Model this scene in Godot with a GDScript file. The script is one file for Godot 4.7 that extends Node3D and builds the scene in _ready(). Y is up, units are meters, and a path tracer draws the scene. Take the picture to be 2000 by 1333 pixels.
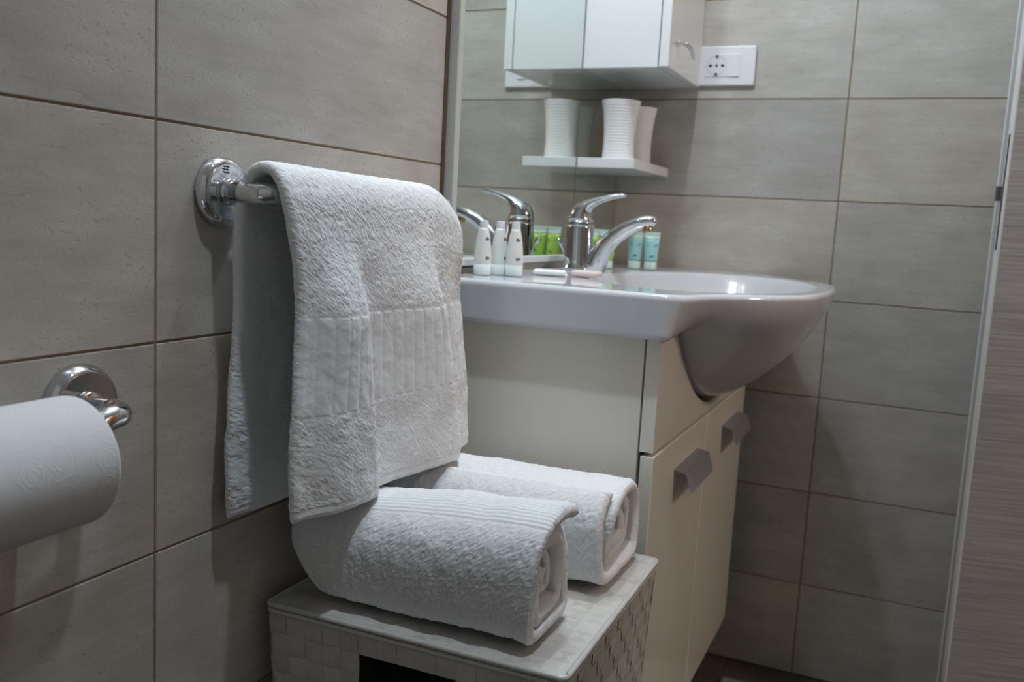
extends Node3D
# Bathroom corner: tiled walls, mirror, washbasin on a vanity unit, hanging and rolled white towels.
# Far wall is z = 0, left wall is x = 0, floor is y = 0, metres.

var rng := RandomNumberGenerator.new()
var fn := FastNoiseLite.new()
var M := {}


class Geo:
	var v := PackedVector3Array()
	var n := PackedVector3Array()
	var uv := PackedVector2Array()
	var ix := PackedInt32Array()

	# a sheet of w x h points; closed_u joins the last column to the first; facing is found from the volume unless auto is off
	func grid(p: PackedVector3Array, w: int, h: int, closed_u := false, closed_v := false, auto := true, flip := false, t := PackedVector2Array(), weld := false) -> void:
		var base := v.size()
		var nn := PackedVector3Array()
		nn.resize(p.size())
		var f := PackedInt32Array()
		var c := Vector3.ZERO
		for q in p:
			c += q
		c /= p.size()
		var vol := 0.0
		var wu := w if closed_u else w - 1
		var hv := h if closed_v else h - 1
		for j in hv:
			var j1 := (j + 1) % h
			for i in wu:
				var i1 := (i + 1) % w
				var a := j * w + i
				var b := j * w + i1
				var d := j1 * w + i
				var e := j1 * w + i1
				var pa := p[a]
				var pe := p[e]
				var m1 := (pe - pa).cross(p[b] - pa)
				var m2 := (p[d] - pa).cross(pe - pa)
				nn[a] += m1 + m2
				nn[b] += m1
				nn[e] += m1 + m2
				nn[d] += m2
				f.append(a); f.append(b); f.append(e)
				f.append(a); f.append(e); f.append(d)
				if auto:
					vol += (pa - c).dot(m1) + (pa - c).dot(m2)
		if weld:
			for j in h:
				var s := nn[j * w] + nn[j * w + w - 1]
				nn[j * w] = s
				nn[j * w + w - 1] = s
		var inv := (auto and vol < 0.0) or (not auto and flip)
		for i in nn.size():
			var q := nn[i].normalized()
			n.append(-q if inv else q)
		v.append_array(p)
		if t.size() == p.size():
			uv.append_array(t)
		else:
			for j in h:
				for i in w:
					uv.append(Vector2(float(i) / maxi(w - 1, 1), float(j) / maxi(h - 1, 1)))
		for k in range(0, f.size(), 3):
			ix.append(base + f[k])
			if inv:
				ix.append(base + f[k + 2]); ix.append(base + f[k + 1])
			else:
				ix.append(base + f[k + 1]); ix.append(base + f[k + 2])

	func quad(a: Vector3, b: Vector3, c: Vector3, d: Vector3, out: Vector3, ta := Vector2.ZERO, tb := Vector2.RIGHT, tc := Vector2.ONE, td := Vector2.DOWN) -> void:
		var base := v.size()
		var m := (c - a).cross(b - a).normalized()
		var ok := m.dot(out) >= 0.0
		for q in [a, b, c, d]:
			v.append(q)
			n.append(m if ok else -m)
		uv.append(ta); uv.append(tb); uv.append(tc); uv.append(td)
		for k in ([0, 1, 2, 0, 2, 3] if ok else [0, 2, 1, 0, 3, 2]):
			ix.append(base + k)

	func tri(a: Vector3, b: Vector3, c: Vector3, out: Vector3) -> void:
		var base := v.size()
		var m := (c - a).cross(b - a).normalized()
		var ok := m.dot(out) >= 0.0
		for q in [a, b, c]:
			v.append(q)
			n.append(m if ok else -m)
			uv.append(Vector2(q.x, q.y))
		for k in ([0, 1, 2] if ok else [0, 2, 1]):
			ix.append(base + k)

	func mesh() -> ArrayMesh:
		var a := []
		a.resize(Mesh.ARRAY_MAX)
		a[Mesh.ARRAY_VERTEX] = v
		a[Mesh.ARRAY_NORMAL] = n
		a[Mesh.ARRAY_TEX_UV] = uv
		a[Mesh.ARRAY_INDEX] = ix
		var m := ArrayMesh.new()
		m.add_surface_from_arrays(Mesh.PRIMITIVE_TRIANGLES, a)
		return m

	# box with rounded edges between two corners
	func box(lo: Vector3, hi: Vector3, r := 0.002) -> Geo:
		var c := (lo + hi) / 2.0
		var h := (hi - lo) / 2.0
		r = minf(r, minf(h.x, minf(h.y, h.z)) * 0.98)
		var inner := h - Vector3(r, r, r)
		for ax in 3:
			var b := (ax + 1) % 3
			var d := (ax + 2) % 3
			for s in [-1.0, 1.0]:
				var tb := [-h[b], -h[b] + r * 0.4, -h[b] + r, h[b] - r, h[b] - r * 0.4, h[b]]
				var td := [-h[d], -h[d] + r * 0.4, -h[d] + r, h[d] - r, h[d] - r * 0.4, h[d]]
				var base := v.size()
				for j in 6:
					for i in 6:
						var q := Vector3.ZERO
						q[ax] = s * h[ax]
						q[b] = tb[i]
						q[d] = td[j]
						var k := q.clamp(-inner, inner)
						var m := (q - k).normalized()
						v.append(c + k + m * r)
						n.append(m)
						uv.append(Vector2(q[b], q[d]))
				for j in 5:
					for i in 5:
						var a := base + j * 6 + i
						if s > 0:
							for k in [a, a + 7, a + 1, a, a + 6, a + 7]:
								ix.append(k)
						else:
							for k in [a, a + 1, a + 7, a, a + 7, a + 6]:
								ix.append(k)
		return self

	# (radius, height) profile turned round the y axis of xf
	func lathe(prof: Array, segs := 32, xf := Transform3D()) -> Geo:
		var p := PackedVector3Array()
		var t := PackedVector2Array()
		var len := 0.0
		for j in prof.size():
			if j:
				len += (prof[j] - prof[j - 1]).length()
			for i in segs + 1:
				var a := TAU * i / segs
				p.append(xf * Vector3(prof[j].x * cos(a), prof[j].y, prof[j].x * sin(a)))
				t.append(Vector2(float(i) / segs, len))
		grid(p, segs + 1, prof.size(), false, false, true, false, t, true)
		return self

	# round bar along a path, with its own radius at each point; flat squeezes it along the up direction
	func tube(path: Array, radii: Array, segs := 16, flat := 1.0, up0 := Vector3.UP, thick := []) -> Geo:
		var p := PackedVector3Array()
		var up := up0
		var m := path.size()
		for j in range(-1, m + 1):
			var k := clampi(j, 0, m - 1)
			var dir: Vector3 = (path[mini(k + 1, m - 1)] - path[maxi(k - 1, 0)]).normalized()
			var side := dir.cross(up)
			if side.length() < 0.01:
				side = dir.cross(Vector3.RIGHT)
			side = side.normalized()
			up = side.cross(dir).normalized()
			var r: float = radii[k] if j >= 0 and j < m else 0.0
			for i in segs + 1:
				var a := TAU * i / segs
				p.append(path[k] + side * cos(a) * r + up * sin(a) * (r * flat if thick.is_empty() or r == 0.0 else float(thick[k])))
		grid(p, segs + 1, m + 2, false, false, true, false, PackedVector2Array(), true)
		return self

	# flat outline (in x, y of xf) given a thickness along z
	func prism(poly: PackedVector2Array, z0: float, z1: float, xf := Transform3D()) -> Geo:
		var tr := Geometry2D.triangulate_polygon(poly)
		for k in range(0, tr.size(), 3):
			for zz in [z0, z1]:
				var q: Array = []
				for e in 3:
					var w := poly[tr[k + e]]
					q.append(xf * Vector3(w.x, w.y, zz))
				tri(q[0], q[1], q[2], xf.basis.z * (1.0 if zz == maxf(z0, z1) else -1.0))
		var ccw := not Geometry2D.is_polygon_clockwise(poly)
		for i in poly.size():
			var a := poly[i]
			var b := poly[(i + 1) % poly.size()]
			var o := (b - a).orthogonal()
			var out := Vector3(o.x, o.y, 0.0) * (1.0 if not ccw else -1.0)
			# Vector2.orthogonal turns the vector; check the side with a probe
			var mid := (a + b) / 2.0 + Vector2(out.x, out.y).normalized() * 1e-4
			if Geometry2D.is_point_in_polygon(mid, poly):
				out = -out
			quad(xf * Vector3(a.x, a.y, z0), xf * Vector3(b.x, b.y, z0), xf * Vector3(b.x, b.y, z1), xf * Vector3(a.x, a.y, z1), xf.basis * out)
		return self


# ------------------------------------------------------------------ nodes
func part(geo, called: String, mat: Material, parent: Node3D, xf := Transform3D()) -> MeshInstance3D:
	var o := MeshInstance3D.new()
	o.mesh = geo.mesh() if geo is Geo else geo
	o.material_override = mat
	o.name = called
	o.transform = xf
	parent.add_child(o, true)
	return o


func thing(called: String, label: String, category: String, at := Vector3.ZERO, group := "") -> Node3D:
	var o := Node3D.new()
	o.name = called
	add_child(o, true)
	o.position = at
	o.set_meta("label", label)
	o.set_meta("category", category)
	if group:
		o.set_meta("group", group)
	return o


func struct(called: String, geo = null, mat: Material = null) -> Node3D:
	var o: Node3D
	if geo == null:
		o = Node3D.new()
	else:
		o = MeshInstance3D.new()
		o.mesh = geo.mesh() if geo is Geo else geo
		o.material_override = mat
	o.name = called
	add_child(o, true)
	o.set_meta("kind", "structure")
	return o


func stuff(o: Node3D) -> Node3D:
	o.set_meta("kind", "stuff")
	return o


# ------------------------------------------------------------------ materials
func mat(col: Color, rough := 0.5, metal := 0.0, spec := 0.5) -> StandardMaterial3D:
	var m := StandardMaterial3D.new()
	m.albedo_color = col
	m.roughness = rough
	m.metallic = metal
	m.metallic_specular = spec
	return m


func picture(w: int, h: int, f: Callable, rgb := true) -> ImageTexture:
	var data := PackedByteArray()
	data.resize(w * h * (3 if rgb else 1))
	var k := 0
	for y in h:
		for x in w:
			if rgb:
				var c: Color = f.call(x, y)
				data[k] = int(clampf(c.r, 0, 1) * 255.0)
				data[k + 1] = int(clampf(c.g, 0, 1) * 255.0)
				data[k + 2] = int(clampf(c.b, 0, 1) * 255.0)
				k += 3
			else:
				data[k] = int(clampf(f.call(x, y), 0, 1) * 255.0)
				k += 1
	return ImageTexture.create_from_image(Image.create_from_data(w, h, false, Image.FORMAT_RGB8 if rgb else Image.FORMAT_L8, data))


func noise(freq: float, oct := 4, sd := 1) -> FastNoiseLite:
	var q := FastNoiseLite.new()
	q.noise_type = FastNoiseLite.TYPE_SIMPLEX_SMOOTH
	q.frequency = freq
	q.fractal_octaves = oct
	q.seed = sd
	return q


func make_materials() -> void:
	M.grout = mat(Color(0.55, 0.47, 0.36), 0.9)
	# stone tile: 1.2 x 0.6 m of stone in one texture
	var s1 := noise(1.0, 4, 3)
	var s2 := noise(1.0, 3, 5)
	var s3 := noise(1.0, 3, 8)
	var s4 := noise(1.0, 2, 11)
	var W := 1536
	var H := 768
	var hgt := PackedFloat32Array()
	hgt.resize(W * H)
	var tone := PackedFloat32Array()
	tone.resize(W * H)
	for y in H:
		for x in W:
			var u := x * 1.2 / W
			var w := y * 0.6 / H
			var streak := s1.get_noise_2d(u * 9.0, w * 75.0)
			var cloud := s2.get_noise_2d(u * 7.0 + 40.0, w * 14.0)
			var pit := s3.get_noise_2d(u * 90.0, w * 170.0)
			var fine := s3.get_noise_2d(u * 260.0, w * 420.0 + 90.0)
			var worm := absf(s4.get_noise_2d(u * 26.0 + cloud * 1.5, w * 60.0))
			var hollow := smoothstep(0.30, 0.62, pit) * smoothstep(-0.15, 0.35, cloud)
			var groove := smoothstep(0.06, 0.0, worm) * smoothstep(0.0, 0.4, -cloud + streak * 0.6)
			hgt[y * W + x] = 0.62 + 0.08 * streak + 0.08 * cloud - 0.36 * hollow - 0.20 * groove + 0.12 * fine
			tone[y * W + x] = 0.5 + 0.20 * streak + 0.36 * cloud - 0.50 * hollow - 0.30 * groove + 0.22 * fine
	var lo := Color(0.685, 0.663, 0.63)
	var hi := Color(0.825, 0.81, 0.782)
	var tcol := picture(W, H, func(x, y): return lo.lerp(hi, clampf(tone[y * W + x], 0, 1)))
	var thgt := picture(W, H, func(x, y): return hgt[y * W + x], false)
	M.tile = []
	for k in 4:
		var m := mat([Color(1, 1, 1), Color(0.965, 0.96, 0.955), Color(1.0, 0.985, 0.965), Color(0.94, 0.94, 0.945)][k], 0.42, 0.0, 0.4)
		m.albedo_texture = tcol
		m.heightmap_enabled = true
		m.heightmap_texture = thgt
		m.heightmap_scale = 0.035
		M.tile.append(m)
	M.wall_plain = mat(Color(0.60, 0.59, 0.575), 0.6)
	M.wall_warm = mat(Color(0.62, 0.47, 0.36), 0.6)
	M.dark_wood = mat(Color(0.16, 0.12, 0.10), 0.5)
	M.ceiling = mat(Color(0.92, 0.92, 0.92), 0.9)
	M.floor = mat(Color(0.33, 0.30, 0.27), 0.35)
	M.chrome = mat(Color(0.86, 0.87, 0.88), 0.05, 1.0)
	M.brushed = mat(Color(0.74, 0.74, 0.76), 0.42, 0.85)
	M.ceramic = mat(Color(0.82, 0.825, 0.84), 0.06, 0.0, 0.55)
	M.lacquer = mat(Color(0.90, 0.885, 0.84), 0.13, 0.0, 0.45)
	M.white_lacquer = mat(Color(0.93, 0.94, 0.94), 0.16, 0.0, 0.45)
	M.plastic = mat(Color(0.93, 0.93, 0.94), 0.25)
	M.black = mat(Color(0.02, 0.02, 0.02), 0.5)
	M.dark = mat(Color(0.05, 0.05, 0.05), 0.7)
	M.mirror = mat(Color(0.90, 0.925, 0.905), 0.0, 1.0)
	M.alu = mat(Color(0.78, 0.78, 0.76), 0.3, 0.0)
	M.white_trim = mat(Color(0.86, 0.86, 0.86), 0.35)
	M.towel = mat(Color(0.925, 0.925, 0.93), 1.0, 0.0, 0.15)
	M.towel.rim_enabled = true
	M.towel.rim = 0.35
	M.towel.rim_tint = 0.5
	var fz := noise(0.16, 2, 51)
	M.towel.heightmap_enabled = true
	M.towel.heightmap_texture = picture(512, 512, func(x, y): return 0.5 + 0.5 * fz.get_noise_2d(x, y), false)
	M.towel.heightmap_scale = 0.04
	M.cup = mat(Color(0.93, 0.93, 0.93), 0.35)
	M.paper = mat(Color(0.85, 0.85, 0.85), 0.95, 0.0, 0.2)
	M.card = mat(Color(0.62, 0.52, 0.40), 0.9)
	M.strap = [mat(Color(0.79, 0.775, 0.75), 0.34), mat(Color(0.76, 0.745, 0.72), 0.38), mat(Color(0.815, 0.80, 0.775), 0.3)]
	for m in M.strap:
		m.heightmap_enabled = true
		m.heightmap_texture = picture(256, 256, func(x, y): return 0.5 + 0.22 * sin(x * TAU / 8.0) + 0.12 * sin(y * TAU / 16.0), false) if m == M.strap[0] else M.strap[0].heightmap_texture
		m.heightmap_scale = 0.02
	M.piping = mat(Color(0.78, 0.77, 0.75), 0.3)
	M.bottle = mat(Color(0.90, 0.91, 0.90), 0.3)
	M.bottle.subsurf_scatter_enabled = true
	M.bottle.subsurf_scatter_strength = 0.3
	M.bottle_base = mat(Color(0.88, 0.92, 0.91), 0.15)
	M.ink = mat(Color(0.22, 0.22, 0.26), 0.6)
	M.teal = mat(Color(0.62, 0.82, 0.82), 0.2)
	M.teal_ink = mat(Color(0.10, 0.30, 0.36), 0.5)
	M.lime = mat(Color(0.63, 0.79, 0.33), 0.2)
	M.lime_ink = mat(Color(0.30, 0.46, 0.06), 0.5)
	M.clear_cap = mat(Color(0.78, 0.86, 0.83), 0.12)
	M.soap = mat(Color(0.95, 0.94, 0.93), 0.4)
	M.pink_soap = mat(Color(0.93, 0.84, 0.82), 0.4)
	M.mat_cloth = mat(Color(0.52, 0.54, 0.52), 0.95)
	# grey wood laminate of the door: fine grain lying across
	var g1 := noise(1.0, 4, 21)
	var g2 := noise(1.0, 3, 25)
	var grain := picture(256, 2048, func(x, y):
		var a := g1.get_noise_2d(x * 0.014, y * 0.21)
		var b := g2.get_noise_2d(x * 0.008, y * 0.012)
		var t := 0.5 + 0.55 * a + 0.20 * b
		return Color(0.53, 0.525, 0.525).lerp(Color(0.72, 0.715, 0.715), clampf(t, 0, 1)))
	M.door = mat(Color.WHITE, 0.5)
	M.door.albedo_texture = grain


# ------------------------------------------------------------------ scene
func _ready() -> void:
	rng.seed = 20240
	# camera, exposure, lamps
	var cam := Camera3D.new()
	cam.name = "camera"
	cam.fov = 40.972
	cam.near = 0.02
	cam.far = 60.0
	cam.transform = Transform3D(Basis(Vector3.UP, 0.41322) * Basis(Vector3.RIGHT, -0.13192) * Basis(Vector3.BACK, 0.05439), Vector3(0.6281, 0.9288, 1.9473))
	var lens := CameraAttributesPhysical.new()
	lens.frustum_focal_length = 32.117   # on a frame 24 mm high: 40.97 degrees
	lens.frustum_focus_distance = 0.98
	lens.exposure_aperture = 6.7
	cam.attributes = lens
	add_child(cam)
	cam.current = true
	var we := WorldEnvironment.new()
	we.name = "environment"
	var env := Environment.new()
	env.background_mode = Environment.BG_COLOR
	env.background_color = Color(0, 0, 0)
	env.tonemap_mode = Environment.TONE_MAPPER_LINEAR
	env.tonemap_exposure = 1.0
	env.sdfgi_enabled = true
	env.ssao_enabled = true
	env.ssil_enabled = true
	we.environment = env
	add_child(we)
	mirror_lamp(0.07)
	ceiling_spot("recessed ceiling spotlight over the washbasin", Vector3(0.22, 2.2, 0.78), 0.42)
	ceiling_spot("recessed ceiling spotlight over the basket", Vector3(0.50, 2.2, 1.30), 0.74, 31.0)
	ceiling_lamp("hallway_lamp", "round opal ceiling lamp in the hallway beyond the doorway", Vector3(2.25, 2.2, 0.85), 0.76, Color(1.0, 0.93, 0.86))
	make_materials()
	room()
	wall_mirror()
	vanity()
	basin()
	tap()
	wall_cabinet()
	wall_shelf()
	cups()
	socket()
	door()
	basket()
	rolled_towels()
	towel_bar()
	hanging_towel()
	paper_holder()
	toiletries()
	floor_mat()


func bulb_light(at: Vector3, e: float, col: Color, size: float) -> OmniLight3D:
	var l := OmniLight3D.new()
	l.light_color = col
	l.light_energy = e
	l.light_size = size
	l.omni_range = 8.0
	l.omni_attenuation = 2.0
	l.shadow_enabled = true
	l.position = at
	return l


func glow(col: Color, e: float) -> StandardMaterial3D:
	var m := mat(Color(0.95, 0.95, 0.95), 0.4)
	m.emission_enabled = true
	m.emission = col
	m.emission_energy_multiplier = e
	return m


func mirror_lamp(e: float) -> void:
	var t := thing("mirror_lamp", "slim chrome lamp with three bulbs on the left wall high above the mirror", "lamp", Vector3(-0.015, 2.0, 0.70))
	var ch := mat(Color(0.8, 0.8, 0.8), 0.1, 1.0)
	part(Geo.new().box(Vector3(0.0155, -0.03, -0.11), Vector3(0.03, 0.02, 0.11), 0.006), "wall_plate", ch, t)
	var gm := glow(Color(0.98, 0.985, 1.0), 3.0)
	for k in 3:
		var z := (k - 1) * 0.06
		part(Geo.new().tube([Vector3(0.025, 0.0, z), Vector3(0.07, 0.01, z), Vector3(0.10, 0.012, z)], [0.007, 0.007, 0.016], 14), "arm", ch, t)
		var prof := []
		for j in 13:
			var a := PI * j / 12.0
			prof.append(Vector2(0.014 * sin(a), -0.014 * cos(a)))
		part(Geo.new().lathe(prof, 16, Transform3D(Basis(), Vector3(0.106, -0.008, z))), "bulb", gm, t)
		var l := bulb_light(Vector3(0.112, -0.03, z), e, Color(0.905, 0.957, 1.0), 0.014)
		l.name = "bulb_light"
		t.add_child(l, true)


func ceiling_spot(label: String, at: Vector3, e: float, cone := 0.0) -> void:
	var t := thing("ceiling_spotlight", label, "lamp", at)
	part(Geo.new().lathe([Vector2(0.034, -0.001), Vector2(0.045, 0.0), Vector2(0.045, -0.004), Vector2(0.036, -0.006), Vector2(0.034, -0.001)], 32), "bezel", mat(Color(0.8, 0.8, 0.8), 0.2, 1.0), t)
	part(Geo.new().lathe([Vector2(0, -0.0005), Vector2(0.034, -0.0005), Vector2(0.034, -0.003), Vector2(0, -0.004)], 32), "lens", glow(Color(0.905, 0.957, 1.0), 3.0), t)
	var l: Light3D = bulb_light(Vector3(0, -0.045, 0), e, Color(0.905, 0.957, 1.0), 0.03)
	if cone > 0.0:   # a narrow downlight
		var d := SpotLight3D.new()
		d.light_color = l.light_color
		d.light_energy = e
		d.light_size = 0.03
		d.spot_angle = cone
		d.spot_angle_attenuation = 1.0
		d.spot_range = 8.0
		d.spot_attenuation = 2.0
		d.shadow_enabled = true
		d.position = l.position
		d.basis = Basis.looking_at(Vector3(-0.3, -1.6, -0.25), Vector3.FORWARD)
		l.free()
		l = d
	l.name = "spot_light"
	t.add_child(l)


func ceiling_lamp(called: String, label: String, at: Vector3, e: float, col: Color) -> void:
	var t := thing(called, label, "lamp", at)
	part(Geo.new().lathe([Vector2(0, 0), Vector2(0.15, 0), Vector2(0.15, -0.02), Vector2(0.0, -0.02)], 40), "base", mat(Color(0.9, 0.9, 0.9), 0.4), t)
	var prof := []
	for j in 9:
		var a := PI * 0.5 * j / 8.0
		prof.append(Vector2(0.14 * cos(a), -0.02 - 0.045 * sin(a)))
	part(Geo.new().lathe(prof, 40), "shade", glow(col, 1.2), t)
	var l := bulb_light(Vector3(0, -0.16, 0), e, col, 0.09)
	l.name = "lamp_light"
	t.add_child(l)


# ------------------------------------------------------------------ room
# one stone tile: x right, y up, z out of the wall; the grout lies 1.3 mm behind its face
func tile_mesh(w: float, h: float, off: Vector2) -> ArrayMesh:
	var g := Geo.new()
	var b := 0.0008
	var d := 0.0016
	var o := [Vector3(0, 0, -d), Vector3(w, 0, -d), Vector3(w, h, -d), Vector3(0, h, -d)]
	var i := [Vector3(b, b, 0), Vector3(w - b, b, 0), Vector3(w - b, h - b, 0), Vector3(b, h - b, 0)]
	var tex := func(q: Vector3) -> Vector2: return Vector2((off.x + q.x) / 1.2, (off.y + h - q.y) / 0.6)
	g.quad(i[0], i[1], i[2], i[3], Vector3(0, 0, 1), tex.call(i[0]), tex.call(i[1]), tex.call(i[2]), tex.call(i[3]))
	for k in 4:
		var k1 := (k + 1) % 4
		var out: Vector3 = ((o[k] + o[k1]) / 2.0 - Vector3(w / 2, h / 2, -0.05)).normalized()
		g.quad(o[k], o[k1], i[k1], i[k], out, tex.call(o[k]), tex.call(o[k1]), tex.call(i[k1]), tex.call(i[k]))
	return g.mesh()


func tile_wall(wall: Node3D, xf: Transform3D, cols: Array, rows: int, cache := {}) -> void:
	var j := 0.0020
	for r in rows:
		for c in cols.size() - 1:
			var w: float = cols[c + 1] - cols[c] - j
			var k := rng.randi() % 5
			var key := "%.3f_%d" % [w, k]
			if not cache.has(key):
				cache[key] = tile_mesh(w, 0.2 - j, Vector2([0.0, 0.55, 0.21, 0.59, 0.37][k], [0.0, 0.38, 0.2, 0.05, 0.11][k]))
			part(cache[key], "tile", M.tile[rng.randi() % 4], wall, xf * Transform3D(Basis(), Vector3(cols[c] + j / 2, 0.2 * r + j / 2, 0)))


func room() -> void:
	var floor_ := struct("floor", Geo.new().box(Vector3(-0.1, -0.1, -0.1), Vector3(1.6, -0.003, 3.0), 0.001), M.grout)
	# floor tiles, dark stone 33 x 33 cm
	for a in 5:
		for b in 9:
			part(Geo.new().box(Vector3(0.002 + a * 0.3335 - (0.0 if a == 0 else 0.002), -0.01, 0.002 + b * 0.3335), Vector3(minf(0.332 + a * 0.3335, 1.5), 0.0, minf(0.333 + b * 0.3335, 2.9)), 0.0015), "tile", M.floor, floor_)
	struct("ceiling", Geo.new().box(Vector3(-0.1, 2.2, -0.1), Vector3(3.0, 2.3, 3.0), 0.001), M.ceiling)
	var wl := struct("wall_left", Geo.new().box(Vector3(-0.1, 0, -0.1), Vector3(-0.0013, 2.2, 3.0), 0.0005), M.grout)
	# across the left wall: x of the tile runs towards -z, z of the tile is +x
	var bl := Basis(Vector3(0, 0, -1), Vector3(0, 1, 0), Vector3(1, 0, 0))
	var cl := []
	for k in [-3, -2, -1, 0, 1, 2]:
		cl.append(k * 0.6)
	tile_wall(wl, Transform3D(bl, Vector3(0, 0, 1.3232)), [-1.577, -1.2, -0.6, 0.0, 0.6, 1.2, 1.3232], 11)
	var wf := struct("wall_back", Geo.new().box(Vector3(-0.1, 0, -0.1), Vector3(1.6, 2.2, -0.0013), 0.0005), M.grout)
	tile_wall(wf, Transform3D(Basis(), Vector3(0.4676, 0, 0)), [-0.4676, 0.0, 0.6, 1.0324], 11)
	# the right wall has the doorway; the wall behind the camera is closed
	var wr := struct("wall_right")
	part(Geo.new().box(Vector3(1.5, 0, -0.1), Vector3(1.6, 2.2, 0.10), 0.001), "pier", M.wall_plain, wr)
	part(Geo.new().box(Vector3(1.5, 0, 0.92), Vector3(1.6, 2.2, 3.0), 0.001), "pier", M.wall_plain, wr)
	part(Geo.new().box(Vector3(1.5, 2.06, 0.10), Vector3(1.6, 2.2, 0.92), 0.001), "lintel", M.wall_plain, wr)
	part(Geo.new().box(Vector3(1.47, 0, 0.92), Vector3(1.63, 2.1, 0.99), 0.004), "door_frame", M.dark_wood, wr)
	struct("wall_front", Geo.new().box(Vector3(-0.1, 0, 2.4), Vector3(1.6, 2.2, 2.5), 0.001), mat(Color(0.80, 0.79, 0.77), 0.6))
	struct("floor_hallway", Geo.new().box(Vector3(1.6, -0.1, -0.6), Vector3(3.0, -0.001, 1.9), 0.001), M.floor)
	var wh := struct("wall_hallway")
	part(Geo.new().box(Vector3(2.9, 0, -0.6), Vector3(3.0, 2.2, 1.9), 0.001), "plaster", M.wall_warm, wh)
	part(Geo.new().box(Vector3(1.6, 0, 1.8), Vector3(2.9, 2.2, 1.9), 0.001), "plaster", M.wall_warm, wh)
	part(Geo.new().box(Vector3(1.6, 0, -0.6), Vector3(2.9, 2.2, -0.5), 0.001), "plaster", M.wall_warm, wh)
	part(Geo.new().box(Vector3(1.5, 0, -0.6), Vector3(1.6, 2.2, -0.1), 0.001), "plaster", M.wall_warm, wh)
	part(Geo.new().box(Vector3(1.5, 2.2, -0.6), Vector3(3.0, 2.3, -0.1), 0.001), "plaster", M.ceiling, wh)


func wall_mirror() -> void:
	var t := thing("wall_mirror", "large two-panel mirror in a slim light frame above the washbasin", "mirror")
	var top := 1.66
	part(Geo.new().box(Vector3(0.0006, 0.868, 0.264), Vector3(0.004, top, 0.771), 0.0004), "mirror_panel", M.mirror, t)
	part(Geo.new().box(Vector3(0.0006, 0.868, 0.003), Vector3(0.004, top, 0.2615), 0.0004), "mirror_panel", M.mirror, t)
	part(Geo.new().box(Vector3(0.0006, 0.868, 0.2612), Vector3(0.0034, top, 0.2643), 0.0003), "seam", M.dark, t)
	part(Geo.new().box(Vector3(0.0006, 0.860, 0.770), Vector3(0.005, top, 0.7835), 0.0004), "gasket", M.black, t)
	part(Geo.new().box(Vector3(0.0006, 0.857, 0.7745), Vector3(0.0165, top, 0.7895), 0.002), "side_frame", M.alu, t)
	part(Geo.new().box(Vector3(0.0003, 0.857, 0.7893), Vector3(0.0016, top, 0.7985), 0.0004), "brown_strip", mat(Color(0.33, 0.26, 0.17), 0.8), t)  # thin dark brown strip along the near side of the frame
	part(Geo.new().box(Vector3(0.0006, 0.857, 0.003), Vector3(0.0125, 0.868, 0.7742), 0.002), "bottom_frame", M.white_trim, t)
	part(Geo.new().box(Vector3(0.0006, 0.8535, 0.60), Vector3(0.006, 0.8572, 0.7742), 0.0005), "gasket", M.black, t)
	part(Geo.new().box(Vector3(0.0006, top, 0.003), Vector3(0.0125, top + 0.011, 0.7895), 0.002), "top_frame", M.alu, t)


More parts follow.
